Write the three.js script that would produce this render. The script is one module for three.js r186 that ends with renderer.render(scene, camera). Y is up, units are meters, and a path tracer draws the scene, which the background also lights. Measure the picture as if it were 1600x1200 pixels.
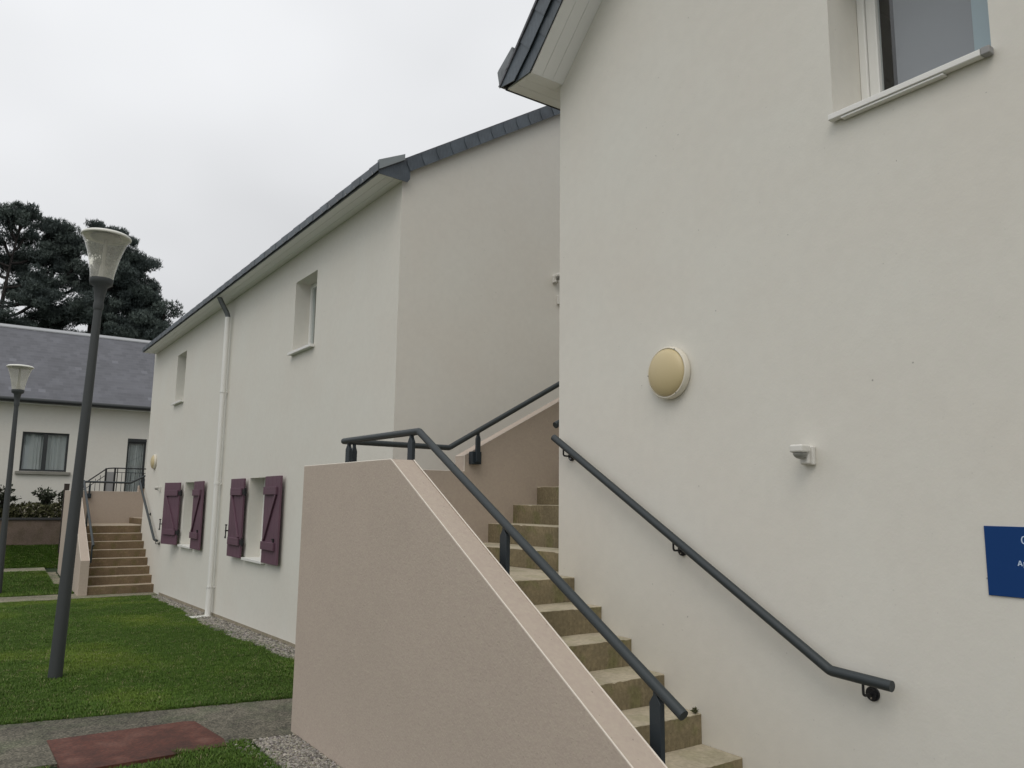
import * as THREE from 'three';
import { mergeGeometries } from 'three/addons/utils/BufferGeometryUtils.js';
import { RoundedBoxGeometry } from 'three/addons/geometries/RoundedBoxGeometry.js';
import { FontLoader } from 'three/addons/loaders/FontLoader.js';
import { TextGeometry } from 'three/addons/geometries/TextGeometry.js';

// ---------------------------------------------------------------- camera, sky, sun, exposure
const scene = new THREE.Scene();
const camera = new THREE.PerspectiveCamera(51.98, 4 / 3, 0.05, 600);
camera.position.set(-3.6999, 0.5308, 4.6868);
camera.rotation.set(0.1486, -0.6077, 0.0126, 'YXZ');
const renderer = new THREE.WebGLRenderer({ antialias: true });
renderer.setSize(1024, 768);
renderer.toneMapping = THREE.LinearToneMapping;
renderer.toneMappingExposure = 1.0;
renderer.shadowMap.enabled = true;

let seed = 12345;
const rnd = () => { seed = (seed * 1664525 + 1013904223) >>> 0; return seed / 4294967296; };
const rr = (a, b) => a + (b - a) * rnd();
const hash3 = (x, y, z) => { let h = Math.imul(x | 0, 374761393) ^ Math.imul(y | 0, 668265263) ^ Math.imul(z | 0, 2147483647 - 1234567); h = Math.imul(h ^ (h >>> 13), 1274126177); h ^= h >>> 16; return (h >>> 0) / 4294967296; };
const sm = (t) => t * t * (3 - 2 * t);
function noise3(x, y, z, per = 0) {
  const xi = Math.floor(x), yi = Math.floor(y), zi = Math.floor(z), fx = sm(x - xi), fy = sm(y - yi), fz = sm(z - zi);
  const w = per ? (v) => ((v % per) + per) % per : (v) => v;
  const g = (i, j, k) => hash3(w(xi + i), w(yi + j), zi + k);
  const l = (a, b, t) => a + (b - a) * t;
  return l(l(l(g(0, 0, 0), g(1, 0, 0), fx), l(g(0, 1, 0), g(1, 1, 0), fx), fy), l(l(g(0, 0, 1), g(1, 0, 1), fx), l(g(0, 1, 1), g(1, 1, 1), fx), fy), fz);
}
function fbm(x, y, z, oct, per = 0) { let s = 0, a = 0.5, t = 0; for (let i = 0; i < oct; i++) { s += a * noise3(x, y, z + i * 17, per); t += a; x *= 2; y *= 2; z *= 1; a *= 0.5; per *= 2; } return s / t; }

// overcast sky, computed
const SW = 512, SH = 256, skyData = new Float32Array(SW * SH * 4);
for (let j = 0; j < SH; j++) for (let i = 0; i < SW; i++) {
  const el = ((j + 0.5) / SH - 0.5) * Math.PI, az = ((i + 0.5) / SW - 0.5) * 2 * Math.PI;
  const dx = Math.cos(el) * Math.cos(az), dy = Math.sin(el), dz = Math.cos(el) * Math.sin(az);
  const up = Math.max(dy, 0), k = 1 / (up + 0.35);
  const n = fbm(dx * k * 1.1 + 3.1, dz * k * 1.1 + 7.7, up * 1.5 + 2, 4), n2 = fbm(dx * k * 3.1 + 9, dz * k * 3.1 + 1, 5, 4);
  const L = (0.55 + 0.46 * Math.pow(up, 0.9)) * (1 + 0.7 * (n - 0.5) + 0.2 * (n2 - 0.5));
  const o = (j * SW + i) * 4;
  skyData[o] = L * 0.985; skyData[o + 1] = L * 1.0; skyData[o + 2] = L * 1.025; skyData[o + 3] = 1;
}
const sky = new THREE.DataTexture(skyData, SW, SH, THREE.RGBAFormat, THREE.FloatType);
sky.mapping = THREE.EquirectangularReflectionMapping; sky.magFilter = THREE.LinearFilter; sky.needsUpdate = true;
scene.background = sky; scene.environment = sky;

const sun = new THREE.DirectionalLight(0xfff4e6, 0.75);
sun.position.set(-12, 21, 6); sun.target.position.set(0, 0, -4); scene.add(sun, sun.target);
sun.castShadow = true; sun.shadow.radius = 60; sun.shadow.mapSize.set(2048, 2048);
Object.assign(sun.shadow.camera, { left: -25, right: 25, top: 25, bottom: -25, near: 1, far: 80 });

// ---------------------------------------------------------------- helpers
const names = {};
function numbered(n) { if (names[n] === undefined) { names[n] = 0; return n; } return n + '_' + String(++names[n]).padStart(3, '0'); }
function tag(o, label, category, group) { o.userData.label = label; o.userData.category = category; if (group) o.userData.group = group; return o; }
function thing(name, label, category, [x, y, z] = [0, 0, 0], group) { const o = new THREE.Group(); o.name = numbered(name); o.position.set(x, y, z); scene.add(o); return tag(o, label, category, group); }
function grp(name, parent) { const o = new THREE.Group(); o.name = numbered(name); parent.add(o); return o; }
function mesh(name, geo, m, parent = scene) {
  const g = Array.isArray(geo) ? mergeGeometries(geo.map((q) => { const t = q.index ? q.toNonIndexed() : q; for (const a of Object.keys(t.attributes)) if (!['position', 'normal', 'uv'].includes(a)) t.deleteAttribute(a); return t; })) : geo;
  const o = new THREE.Mesh(g, m); o.name = numbered(name); o.castShadow = o.receiveShadow = true; parent.add(o); return o;
}
function struct(o) { o.userData.kind = 'structure'; return o; }
function stuff(o) { o.userData.kind = 'stuff'; return o; }
function worldUV(g, ox = 0, oy = 0, oz = 0) {      // uv in metres, laid on by the way each face points
  if (g.index) g = g.toNonIndexed();
  const p = g.attributes.position, n = p.count, uv = new Float32Array(n * 2), a = new THREE.Vector3(), b = new THREE.Vector3(), c = new THREE.Vector3();
  for (let i = 0; i < n; i += 3) {
    a.fromBufferAttribute(p, i); b.fromBufferAttribute(p, i + 1); c.fromBufferAttribute(p, i + 2);
    const nn = b.clone().sub(a).cross(c.clone().sub(a)), ax = Math.abs(nn.x), ay = Math.abs(nn.y), az = Math.abs(nn.z);
    [a, b, c].forEach((v, k) => {
      const x = v.x + ox, y = v.y + oy, z = v.z + oz;
      const t = ax >= ay && ax >= az ? [z, y] : ay >= az ? [x, z] : [x, y];
      uv[(i + k) * 2] = t[0]; uv[(i + k) * 2 + 1] = t[1];
    });
  }
  g.setAttribute('uv', new THREE.BufferAttribute(uv, 2)); return g;
}
const box = (x0, x1, y0, y1, z0, z1) => new THREE.BoxGeometry(x1 - x0, y1 - y0, z1 - z0).translate((x0 + x1) / 2, (y0 + y1) / 2, (z0 + z1) / 2);
const rbox = (x0, x1, y0, y1, z0, z1, r = 0.006) => new RoundedBoxGeometry(x1 - x0, y1 - y0, z1 - z0, 2, r).translate((x0 + x1) / 2, (y0 + y1) / 2, (z0 + z1) / 2);
const V = (x, y, z) => new THREE.Vector3(x, y, z);
function bar(a, b, r, seg = 14, r2 = r) { const d = b.clone().sub(a), l = d.length(); const g = new THREE.CylinderGeometry(r2, r, l, seg); g.translate(0, l / 2, 0); g.applyQuaternion(new THREE.Quaternion().setFromUnitVectors(V(0, 1, 0), d.normalize())); return g.translate(a.x, a.y, a.z); }
function tube(pts, r, seg = 14, bend = 0.03) {   // a pipe with tight bends at its corners
  const cp = new THREE.CurvePath();
  let prev = pts[0];
  for (let i = 1; i < pts.length; i++) {
    if (i === pts.length - 1) { cp.add(new THREE.LineCurve3(prev, pts[i])); break; }
    const d1 = pts[i].clone().sub(pts[i - 1]).normalize(), d2 = pts[i + 1].clone().sub(pts[i]).normalize();
    const e = pts[i].clone().addScaledVector(d1, -bend), s = pts[i].clone().addScaledVector(d2, bend);
    cp.add(new THREE.LineCurve3(prev, e)); cp.add(new THREE.QuadraticBezierCurve3(e, pts[i].clone(), s)); prev = s;
  }
  const parts = [];
  const P = []; for (const c of cp.curves) { const n = c.isLineCurve3 ? 1 : 6; for (let k = 0; k < n; k++) P.push(c.getPoint(k / n)); } P.push(pts[pts.length - 1]);
  const poly = new THREE.CurvePath(); for (let i = 1; i < P.length; i++) poly.add(new THREE.LineCurve3(P[i - 1], P[i]));
  // sweep
  const pos = [], nor = [], uv = [], idx = []; let len = 0;
  let side = null;
  for (let i = 0; i < P.length; i++) {
    const t = P[Math.min(i + 1, P.length - 1)].clone().sub(P[Math.max(i - 1, 0)]).normalize();
    if (!side) side = (Math.abs(t.y) < 0.9 ? V(0, 1, 0) : V(1, 0, 0)).cross(t).normalize();
    side = side.clone().addScaledVector(t, -side.dot(t)).normalize();
    const up = t.clone().cross(side);
    if (i) len += P[i].distanceTo(P[i - 1]);
    for (let k = 0; k <= seg; k++) { const a = k / seg * 2 * Math.PI, n = side.clone().multiplyScalar(Math.cos(a)).addScaledVector(up, Math.sin(a)); nor.push(n.x, n.y, n.z); pos.push(P[i].x + n.x * r, P[i].y + n.y * r, P[i].z + n.z * r); uv.push(k / seg * r * 6.28, len); }
    if (i) for (let k = 0; k < seg; k++) { const q = (i - 1) * (seg + 1) + k; idx.push(q, q + 1, q + seg + 1, q + 1, q + seg + 2, q + seg + 1); }
  }
  const g = new THREE.BufferGeometry(); g.setAttribute('position', new THREE.Float32BufferAttribute(pos, 3)); g.setAttribute('normal', new THREE.Float32BufferAttribute(nor, 3)); g.setAttribute('uv', new THREE.Float32BufferAttribute(uv, 2)); g.setIndex(idx);
  parts.push(g);
  for (const [p, q] of [[P[0], P[1]], [P[P.length - 1], P[P.length - 2]]]) { const d = p.clone().sub(q).normalize(); const c = new THREE.CircleGeometry(r, seg); c.applyQuaternion(new THREE.Quaternion().setFromUnitVectors(V(0, 0, 1), d)); c.translate(p.x, p.y, p.z); parts.push(c); }
  return mergeGeometries(parts.map((q) => q.toNonIndexed()));
}
function prism(pts, depth, bevel = 0) { const s = new THREE.Shape(pts.map(([x, y]) => new THREE.Vector2(x, y))); return new THREE.ExtrudeGeometry(s, bevel ? { depth: depth - 2 * bevel, bevelEnabled: true, bevelSize: bevel, bevelThickness: bevel, bevelOffset: -bevel, bevelSegments: 2 } : { depth, bevelEnabled: false }).translate(0, 0, bevel); }
// shapes drawn in (z, y), pushed out along +x from x0
function prismX(pts, x0, x1, bevel = 0, holes = []) {
  const s = new THREE.Shape(pts.map(([z, y]) => new THREE.Vector2(-z, y)));
  for (const [za, zb, ya, yb] of holes) s.holes.push(new THREE.Path([[-za, ya], [-zb, ya], [-zb, yb], [-za, yb]].map(([a, b]) => new THREE.Vector2(a, b))));
  const d = x1 - x0, g = new THREE.ExtrudeGeometry(s, bevel ? { depth: d - 2 * bevel, bevelEnabled: true, bevelSize: bevel, bevelThickness: bevel, bevelOffset: -bevel, bevelSegments: 2 } : { depth: d, bevelEnabled: false });
  if (bevel) g.translate(0, 0, bevel);
  return g.rotateY(Math.PI / 2).translate(x0, 0, 0);
}

// ---------------------------------------------------------------- textures
function dataTex(n, fn, srgb, tile) {
  const d = new Uint8Array(n * n * 4);
  for (let j = 0; j < n; j++) for (let i = 0; i < n; i++) { const c = fn(i / n, j / n, i, j), o = (j * n + i) * 4; for (let k = 0; k < 3; k++) d[o + k] = Math.max(0, Math.min(255, Math.round((Array.isArray(c) ? c[k] : c) * 255))); d[o + 3] = 255; }
  const t = new THREE.DataTexture(d, n, n); t.wrapS = t.wrapT = THREE.RepeatWrapping; t.magFilter = THREE.LinearFilter; t.minFilter = THREE.LinearMipmapLinearFilter; t.generateMipmaps = true;
  if (srgb) t.colorSpace = THREE.SRGBColorSpace; t.repeat.set(1 / tile, 1 / tile); t.needsUpdate = true; return t;
}
function flecks(n, count, minR, maxR) {    // scattered tiny marks, toroidal
  const f = new Float32Array(n * n);
  for (let q = 0; q < count; q++) {
    const cx = rnd() * n, cy = rnd() * n, r = rr(minR, maxR), el = rr(0.4, 1), an = rnd() * 3.14, s = rr(0.3, 1), ca = Math.cos(an), sa = Math.sin(an), R = Math.ceil(r + 1);
    for (let y = -R; y <= R; y++) for (let x = -R; x <= R; x++) { const u = (x * ca + y * sa) / r, v = (-x * sa + y * ca) / (r * el), dd = u * u + v * v; if (dd < 1) { const i = ((Math.round(cx + x) % n) + n) % n, j = ((Math.round(cy + y) % n) + n) % n; f[j * n + i] = Math.max(f[j * n + i], s * (1 - dd)); } }
  }
  return f;
}
const clampf = (v, a, b) => Math.max(a, Math.min(b, v));
const fl1 = flecks(1024, 22, 1.0, 2.0), fl2 = flecks(1024, 260, 0.8, 1.7);
const stuccoMap = dataTex(1024, (u, v, i, j) => { const p = fbm(u * 4, v * 4, 1, 5, 4), q = fbm(u * 64, v * 64, 9, 3, 64); const k = 0.955 + 0.02 * (p - 0.5) + 0.02 * (q - 0.5) - 0.4 * fl1[j * 1024 + i] - 0.10 * fl2[j * 1024 + i]; return [k, k * (0.995 + 0.02 * (p - 0.5)), k * (0.985 + 0.03 * (p - 0.5))]; }, true, 3.1);
const pit = flecks(512, 500, 1.5, 4);
const stuccoBump = dataTex(512, (u, v, i, j) => 0.5 + 0.6 * (fbm(u * 64, v * 64, 3, 4, 64) - 0.5) + 0.06 * (fbm(u * 8, v * 8, 5, 3, 8) - 0.5) - 0.3 * pit[j * 512 + i], false, 0.7);
const fl3 = flecks(1024, 260, 1, 3.2);
const pinkMap = dataTex(1024, (u, v, i, j) => { const p = fbm(u * 5, v * 5, 21, 5, 5), q = fbm(u * 90, v * 90, 29, 3, 90); const k = 0.94 + 0.03 * (p - 0.5) + 0.045 * (q - 0.5) - 0.26 * fl3[j * 1024 + i]; return [k, k * (0.995 + 0.02 * (q - 0.5)), k * 0.99]; }, true, 1.7);
const fl4 = flecks(1024, 900, 1, 4);
const concMap = dataTex(1024, (u, v, i, j) => {
  const p = fbm(u * 5, v * 5, 41, 5, 5), q = fbm(u * 70, v * 70, 43, 3, 70), m = clampf((fbm(u * 9, v * 6, 47, 5, 3) - 0.52) * 5, 0, 1), s = clampf((fbm(u * 22, v * 3, 51, 4, 1) - 0.55) * 4, 0, 1);
  let k = 0.86 + 0.16 * (p - 0.5) + 0.16 * (q - 0.5) - 0.16 * fl4[j * 1024 + i]; const st = 0.06 * m + 0.05 * s;
  return [k * (1 - st * 1.0), k * (0.985 - st * 0.82), k * (0.95 - st * 1.25)];
}, true, 1.3);
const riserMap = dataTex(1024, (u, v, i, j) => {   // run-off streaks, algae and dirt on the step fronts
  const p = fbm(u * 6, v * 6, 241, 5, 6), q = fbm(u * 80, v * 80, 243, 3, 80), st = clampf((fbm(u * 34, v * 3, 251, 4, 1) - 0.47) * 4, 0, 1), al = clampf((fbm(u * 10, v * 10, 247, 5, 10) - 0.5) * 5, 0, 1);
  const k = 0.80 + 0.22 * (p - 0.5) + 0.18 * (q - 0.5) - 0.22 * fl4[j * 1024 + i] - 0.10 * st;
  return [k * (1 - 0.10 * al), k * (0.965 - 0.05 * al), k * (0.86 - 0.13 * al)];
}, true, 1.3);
const concBump = dataTex(512, (u, v, i, j) => 0.5 + 0.6 * (fbm(u * 40, v * 40, 61, 4, 40) - 0.5) - 0.35 * pit[j * 512 + i], false, 0.5);
const asphMap = dataTex(1024, (u, v, i, j) => { const p = fbm(u * 4, v * 4, 71, 5, 4), q = noise3(u * 240, v * 240, 3, 240), w = fbm(u * 30, v * 30, 75, 3, 30); const k = 0.62 + 0.30 * (p - 0.5) + 0.42 * (q - 0.5) + 0.2 * (w - 0.5); const mo = clampf((fbm(u * 7, v * 7, 78, 4, 7) - 0.5) * 4, 0, 1) * 0.13; return [k * (1 - mo), k * (0.99 - mo * 0.5), k * (0.93 - mo)]; }, true, 2.3);
const asphBump = dataTex(512, (u, v) => noise3(u * 120, v * 120, 3, 120) * 0.7 + 0.3 * fbm(u * 20, v * 20, 8, 3, 20), false, 1.1);
const rustMap = dataTex(512, (u, v) => { const p = fbm(u * 6, v * 6, 81, 5, 6), q = fbm(u * 60, v * 60, 83, 3, 60); const k = 0.75 + 0.5 * (p - 0.5) + 0.35 * (q - 0.5), d = clampf((p - 0.55) * 4, 0, 1); return [k, k * (0.72 + 0.12 * d), k * (0.66 + 0.18 * d)]; }, true, 0.9);
const soilMap = dataTex(1024, (u, v) => { const p = fbm(u * 6, v * 6, 91, 5, 6), q = fbm(u * 120, v * 120, 93, 3, 120); const k = 0.55 + 0.5 * (p - 0.5) + 0.7 * (q - 0.5); const b = clampf((fbm(u * 10, v * 10, 97, 4, 10) - 0.5) * 3, 0, 1); return [k * (0.62 + 0.25 * b), k * (0.86 - 0.05 * b), k * 0.38]; }, true, 2.9);
const slateMap = dataTex(512, (u, v) => { const p = fbm(u * 8, v * 8, 101, 5, 8), q = fbm(u * 70, v * 12, 103, 3, 4); const k = 0.82 + 0.25 * (p - 0.5) + 0.16 * (q - 0.5); return [k, k, k * 1.0]; }, true, 0.8);
// far roof: slate courses too fine to tell apart from here
const roofMap = dataTex(1024, (u, v) => { const row = Math.floor(v * 24), c = (u * 20 + (row % 2) * 0.5), ci = ((Math.floor(c) % 20) + 20) % 20, e = hash3(ci, row, 7), f = fbm(u * 6, v * 6, 111, 4, 6); const gx = Math.abs(c - Math.floor(c) - 0.5) > 0.485 ? 0.05 : 0, fy = v * 24 - row, gy = fy < 0.06 ? 0.06 : 0; const k = 0.8 + 0.10 * (e - 0.5) + 0.16 * (f - 0.5) - gx - gy + (e > 0.985 ? 0.09 : 0); return [k, k, k * 1.02]; }, true, 4.0);
const roofBump = dataTex(512, (u, v) => { const t = v * 24; return 1 - (t - Math.floor(t)); }, false, 4.0);
const paintMap = dataTex(256, (u, v) => 0.92 + 0.16 * (fbm(u * 24, v * 3, 131, 4, 3) - 0.5), true, 0.5);
const barkMap = dataTex(256, (u, v) => 0.6 + 0.8 * (fbm(u * 16, v * 4, 121, 4, 4) - 0.5), true, 0.6);

const C = (r, g, b) => new THREE.Color().setRGB(r, g, b);
const std = (o) => new THREE.MeshStandardMaterial(o);
const M = {
  white: std({ color: C(0.790, 0.780, 0.730), map: stuccoMap, bumpMap: stuccoBump, bumpScale: 0.0006, roughness: 0.95 }),
  pink: std({ color: C(0.545, 0.468, 0.398), map: pinkMap, bumpMap: stuccoBump, bumpScale: 0.002, roughness: 0.95 }),
  bead: std({ color: C(0.74, 0.68, 0.60), roughness: 0.7 }),
  conc: std({ color: C(0.61, 0.56, 0.455), map: concMap, bumpMap: concBump, bumpScale: 0.0015, roughness: 0.95 }),
  farConc: std({ color: C(0.54, 0.465, 0.385), map: concMap, roughness: 0.95 }),
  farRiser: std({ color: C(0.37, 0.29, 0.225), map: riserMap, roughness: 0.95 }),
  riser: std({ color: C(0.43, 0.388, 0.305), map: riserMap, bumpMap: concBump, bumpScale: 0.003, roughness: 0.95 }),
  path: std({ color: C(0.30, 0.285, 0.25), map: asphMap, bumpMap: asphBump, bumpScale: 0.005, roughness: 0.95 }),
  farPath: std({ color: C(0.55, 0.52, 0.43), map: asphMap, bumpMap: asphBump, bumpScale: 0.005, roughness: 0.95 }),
  rust: std({ color: C(0.160, 0.095, 0.066), map: rustMap, roughness: 0.7, metalness: 0.1, bumpMap: concBump, bumpScale: 0.002 }),
  soil: std({ color: C(0.10, 0.13, 0.075), map: soilMap, roughness: 1 }),
  rail: std({ color: C(0.034, 0.043, 0.047), roughness: 0.5, metalness: 0.15 }),
  post: std({ color: C(0.022, 0.032, 0.04), roughness: 0.5, metalness: 0.15 }),
  iron: std({ color: C(0.02, 0.02, 0.022), roughness: 0.55, metalness: 0.3 }),
  lampPost: std({ color: C(0.050, 0.056, 0.058), roughness: 0.6, metalness: 0.1 }),
  pvc: std({ color: C(0.80, 0.80, 0.77), roughness: 0.4 }),
  pvcSoffit: std({ color: C(0.86, 0.87, 0.87), roughness: 0.5 }),
  zinc: std({ color: C(0.26, 0.28, 0.29), roughness: 0.45, metalness: 0.5, map: slateMap }),
  zincEnd: std({ color: C(0.27, 0.30, 0.31), roughness: 0.5, metalness: 0.3 }),
  drip: std({ color: C(0.03, 0.03, 0.032), roughness: 0.6 }),
  slateRoof: std({ color: C(0.15, 0.155, 0.17), map: roofMap, bumpMap: roofBump, bumpScale: 0.006, roughness: 0.6 }),
  shutter: std({ color: C(0.150, 0.076, 0.110), roughness: 0.6, map: paintMap }),
  glass: new THREE.MeshPhysicalMaterial({ color: C(0.93, 0.95, 0.95), transmission: 1, thickness: 0, roughness: 0.02, ior: 1.5 }),
  lampGlass: new THREE.MeshPhysicalMaterial({ color: C(0.93, 0.92, 0.85), transmission: 0.79, thickness: 0, roughness: 0.10 }),
  lampRim: std({ color: C(0.72, 0.72, 0.66), roughness: 0.35 }),
  lampCore: std({ color: C(0.30, 0.30, 0.28), roughness: 0.5 }),
  dome: new THREE.MeshPhysicalMaterial({ color: C(0.58, 0.48, 0.27), roughness: 0.45, clearcoat: 0.4, clearcoatRoughness: 0.45 }),
  cream: std({ color: C(0.74, 0.70, 0.60), roughness: 0.5 }),
  pir: std({ color: C(0.70, 0.69, 0.65), roughness: 0.45 }),
  pirDark: std({ color: C(0.26, 0.26, 0.24), roughness: 0.3 }),
  signBlue: new THREE.MeshPhysicalMaterial({ color: C(0.006, 0.045, 0.175), roughness: 0.6, specularIntensity: 0.4 }),
  signText: std({ color: C(0.50, 0.62, 0.78), roughness: 0.5 }),
  anthra: std({ color: C(0.030, 0.034, 0.036), roughness: 0.5 }),
  curtain: std({ color: C(0.45, 0.47, 0.47), roughness: 0.95 }),
  stoneSill: std({ color: C(0.36, 0.36, 0.35), roughness: 0.9, map: concMap }),
  plinth: std({ color: C(0.42, 0.38, 0.31), map: concMap, roughness: 0.95 }),
  retaining: std({ color: C(0.20, 0.155, 0.135), map: concMap, bumpMap: concBump, bumpScale: 0.01, roughness: 0.95 }),
  brownBoard: std({ color: C(0.11, 0.085, 0.07), roughness: 0.8, map: barkMap }),
  greyPanel: std({ color: C(0.30, 0.30, 0.30), roughness: 0.6 }),
  bark: std({ color: C(0.06, 0.05, 0.045), map: barkMap, roughness: 1 }),
  blind: std({ color: C(0.30, 0.30, 0.33), roughness: 0.8 }),
  paleBlue: std({ color: C(0.40, 0.50, 0.56), roughness: 0.7 }),
  room: std({ color: C(0.12, 0.12, 0.12), roughness: 0.9 }),
};
const slates = [[0.128, 0.160, 0.192], [0.112, 0.138, 0.166], [0.140, 0.172, 0.205], [0.120, 0.145, 0.170]].map(([r, g, b]) => std({ color: C(r, g, b), map: slateMap, roughness: 0.5, bumpMap: stuccoBump, bumpScale: 0.001 }));
const chrome = std({ color: C(0.6, 0.6, 0.6), roughness: 0.25, metalness: 0.9 });

// ---------------------------------------------------------------- ground
const PROF = [[40, -1.36], [-5.5, -1.36], [-13.5, -1.53], [-15.2, -1.53], [-18.3, -1.34], [-18.9, -1.31], [-20.58, -0.79], [-20.62, -0.12], [-21.6, 0.15], [-24, 0.2], [-200, 0.2]];
function gy(z) { for (let i = 1; i < PROF.length; i++) if (z >= PROF[i][0]) { const [za, ya] = PROF[i - 1], [zb, yb] = PROF[i]; return ya + (yb - ya) * (za - z) / (za - zb); } return 0.2; }
{
  const zs = []; for (let z = 40; z > -30; z -= 0.5) zs.push(z); for (const [z] of PROF) if (z < 40) zs.push(z); for (const z of [-40, -60, -90, -130]) zs.push(z);
  zs.sort((a, b) => b - a);
  const xs = [-120, -60, -30, -15, -8, -4, -2, 0, 4, 10, 20, 60, 120], pos = [], idx = [];
  zs.forEach((z) => xs.forEach((x) => pos.push(x, gy(z) + 0.012 * (noise3(x * 3, z * 1.7, 4) - 0.5), z)));
  for (let j = 0; j < zs.length - 1; j++) for (let i = 0; i < xs.length - 1; i++) { const a = j * xs.length + i; idx.push(a, a + 1, a + xs.length, a + 1, a + xs.length + 1, a + xs.length); }
  let g = new THREE.BufferGeometry(); g.setAttribute('position', new THREE.Float32BufferAttribute(pos, 3)); g.setIndex(idx); g.computeVertexNormals(); g = worldUV(g);
  struct(mesh('ground', g, M.soil));
}
// flat slab whose outline is given in plan, lying 'up' above the ground
function slab(name, outline, up, m, thick = 0.06) {
  const s = new THREE.Shape(outline.map(([x, z]) => new THREE.Vector2(x, -z)));
  let g = new THREE.ExtrudeGeometry(s, { depth: thick, bevelEnabled: false }).rotateX(-Math.PI / 2);
  const p = g.attributes.position; for (let i = 0; i < p.count; i++) p.setY(i, p.getY(i) + gy(p.getZ(i)) + up - thick);
  g.computeVertexNormals(); return mesh(name, worldUV(g), m);
}
function wobble(pts, step, amp) { const o = []; for (let i = 0; i < pts.length - 1; i++) { const [x0, z0] = pts[i], [x1, z1] = pts[i + 1], n = Math.max(1, Math.round(Math.hypot(x1 - x0, z1 - z0) / step)); for (let k = 0; k < n; k++) { const t = k / n; o.push([x0 + (x1 - x0) * t + (k ? rr(-amp, amp) : 0), z0 + (z1 - z0) * t + (k ? rr(-amp, amp) : 0)]); } } o.push(pts[pts.length - 1]); return o; }
const nearPathTop = (x) => -2.79 + 0.165 * x, nearPathBot = (x) => -1.66 + 0.11 * x;
struct(slab('path', [...wobble([[-14, nearPathBot(-14)], [0, nearPathBot(0)]], 0.09, 0.012), ...wobble([[0, nearPathTop(0)], [-14, nearPathTop(-14)]], 0.09, 0.014)], 0.02, M.path));
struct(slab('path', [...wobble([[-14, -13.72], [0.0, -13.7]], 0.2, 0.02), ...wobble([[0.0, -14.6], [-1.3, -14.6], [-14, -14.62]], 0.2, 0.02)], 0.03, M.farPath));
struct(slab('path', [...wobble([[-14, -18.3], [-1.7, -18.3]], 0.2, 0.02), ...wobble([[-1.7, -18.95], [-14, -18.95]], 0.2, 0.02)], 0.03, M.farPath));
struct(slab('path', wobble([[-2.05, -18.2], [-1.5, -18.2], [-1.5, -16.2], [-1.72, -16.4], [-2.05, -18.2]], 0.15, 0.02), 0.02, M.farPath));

struct(slab('added_bounce_pavement', [[-40, 30], [-1.9, 30], [-1.9, 1.6], [-6.2, 0.6], [-7.2, -13.4], [-40, -13.4]], 0.025, M.farPath, 0.05));  // unseen pale paving, added to bounce light up onto soffits and walls

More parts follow.
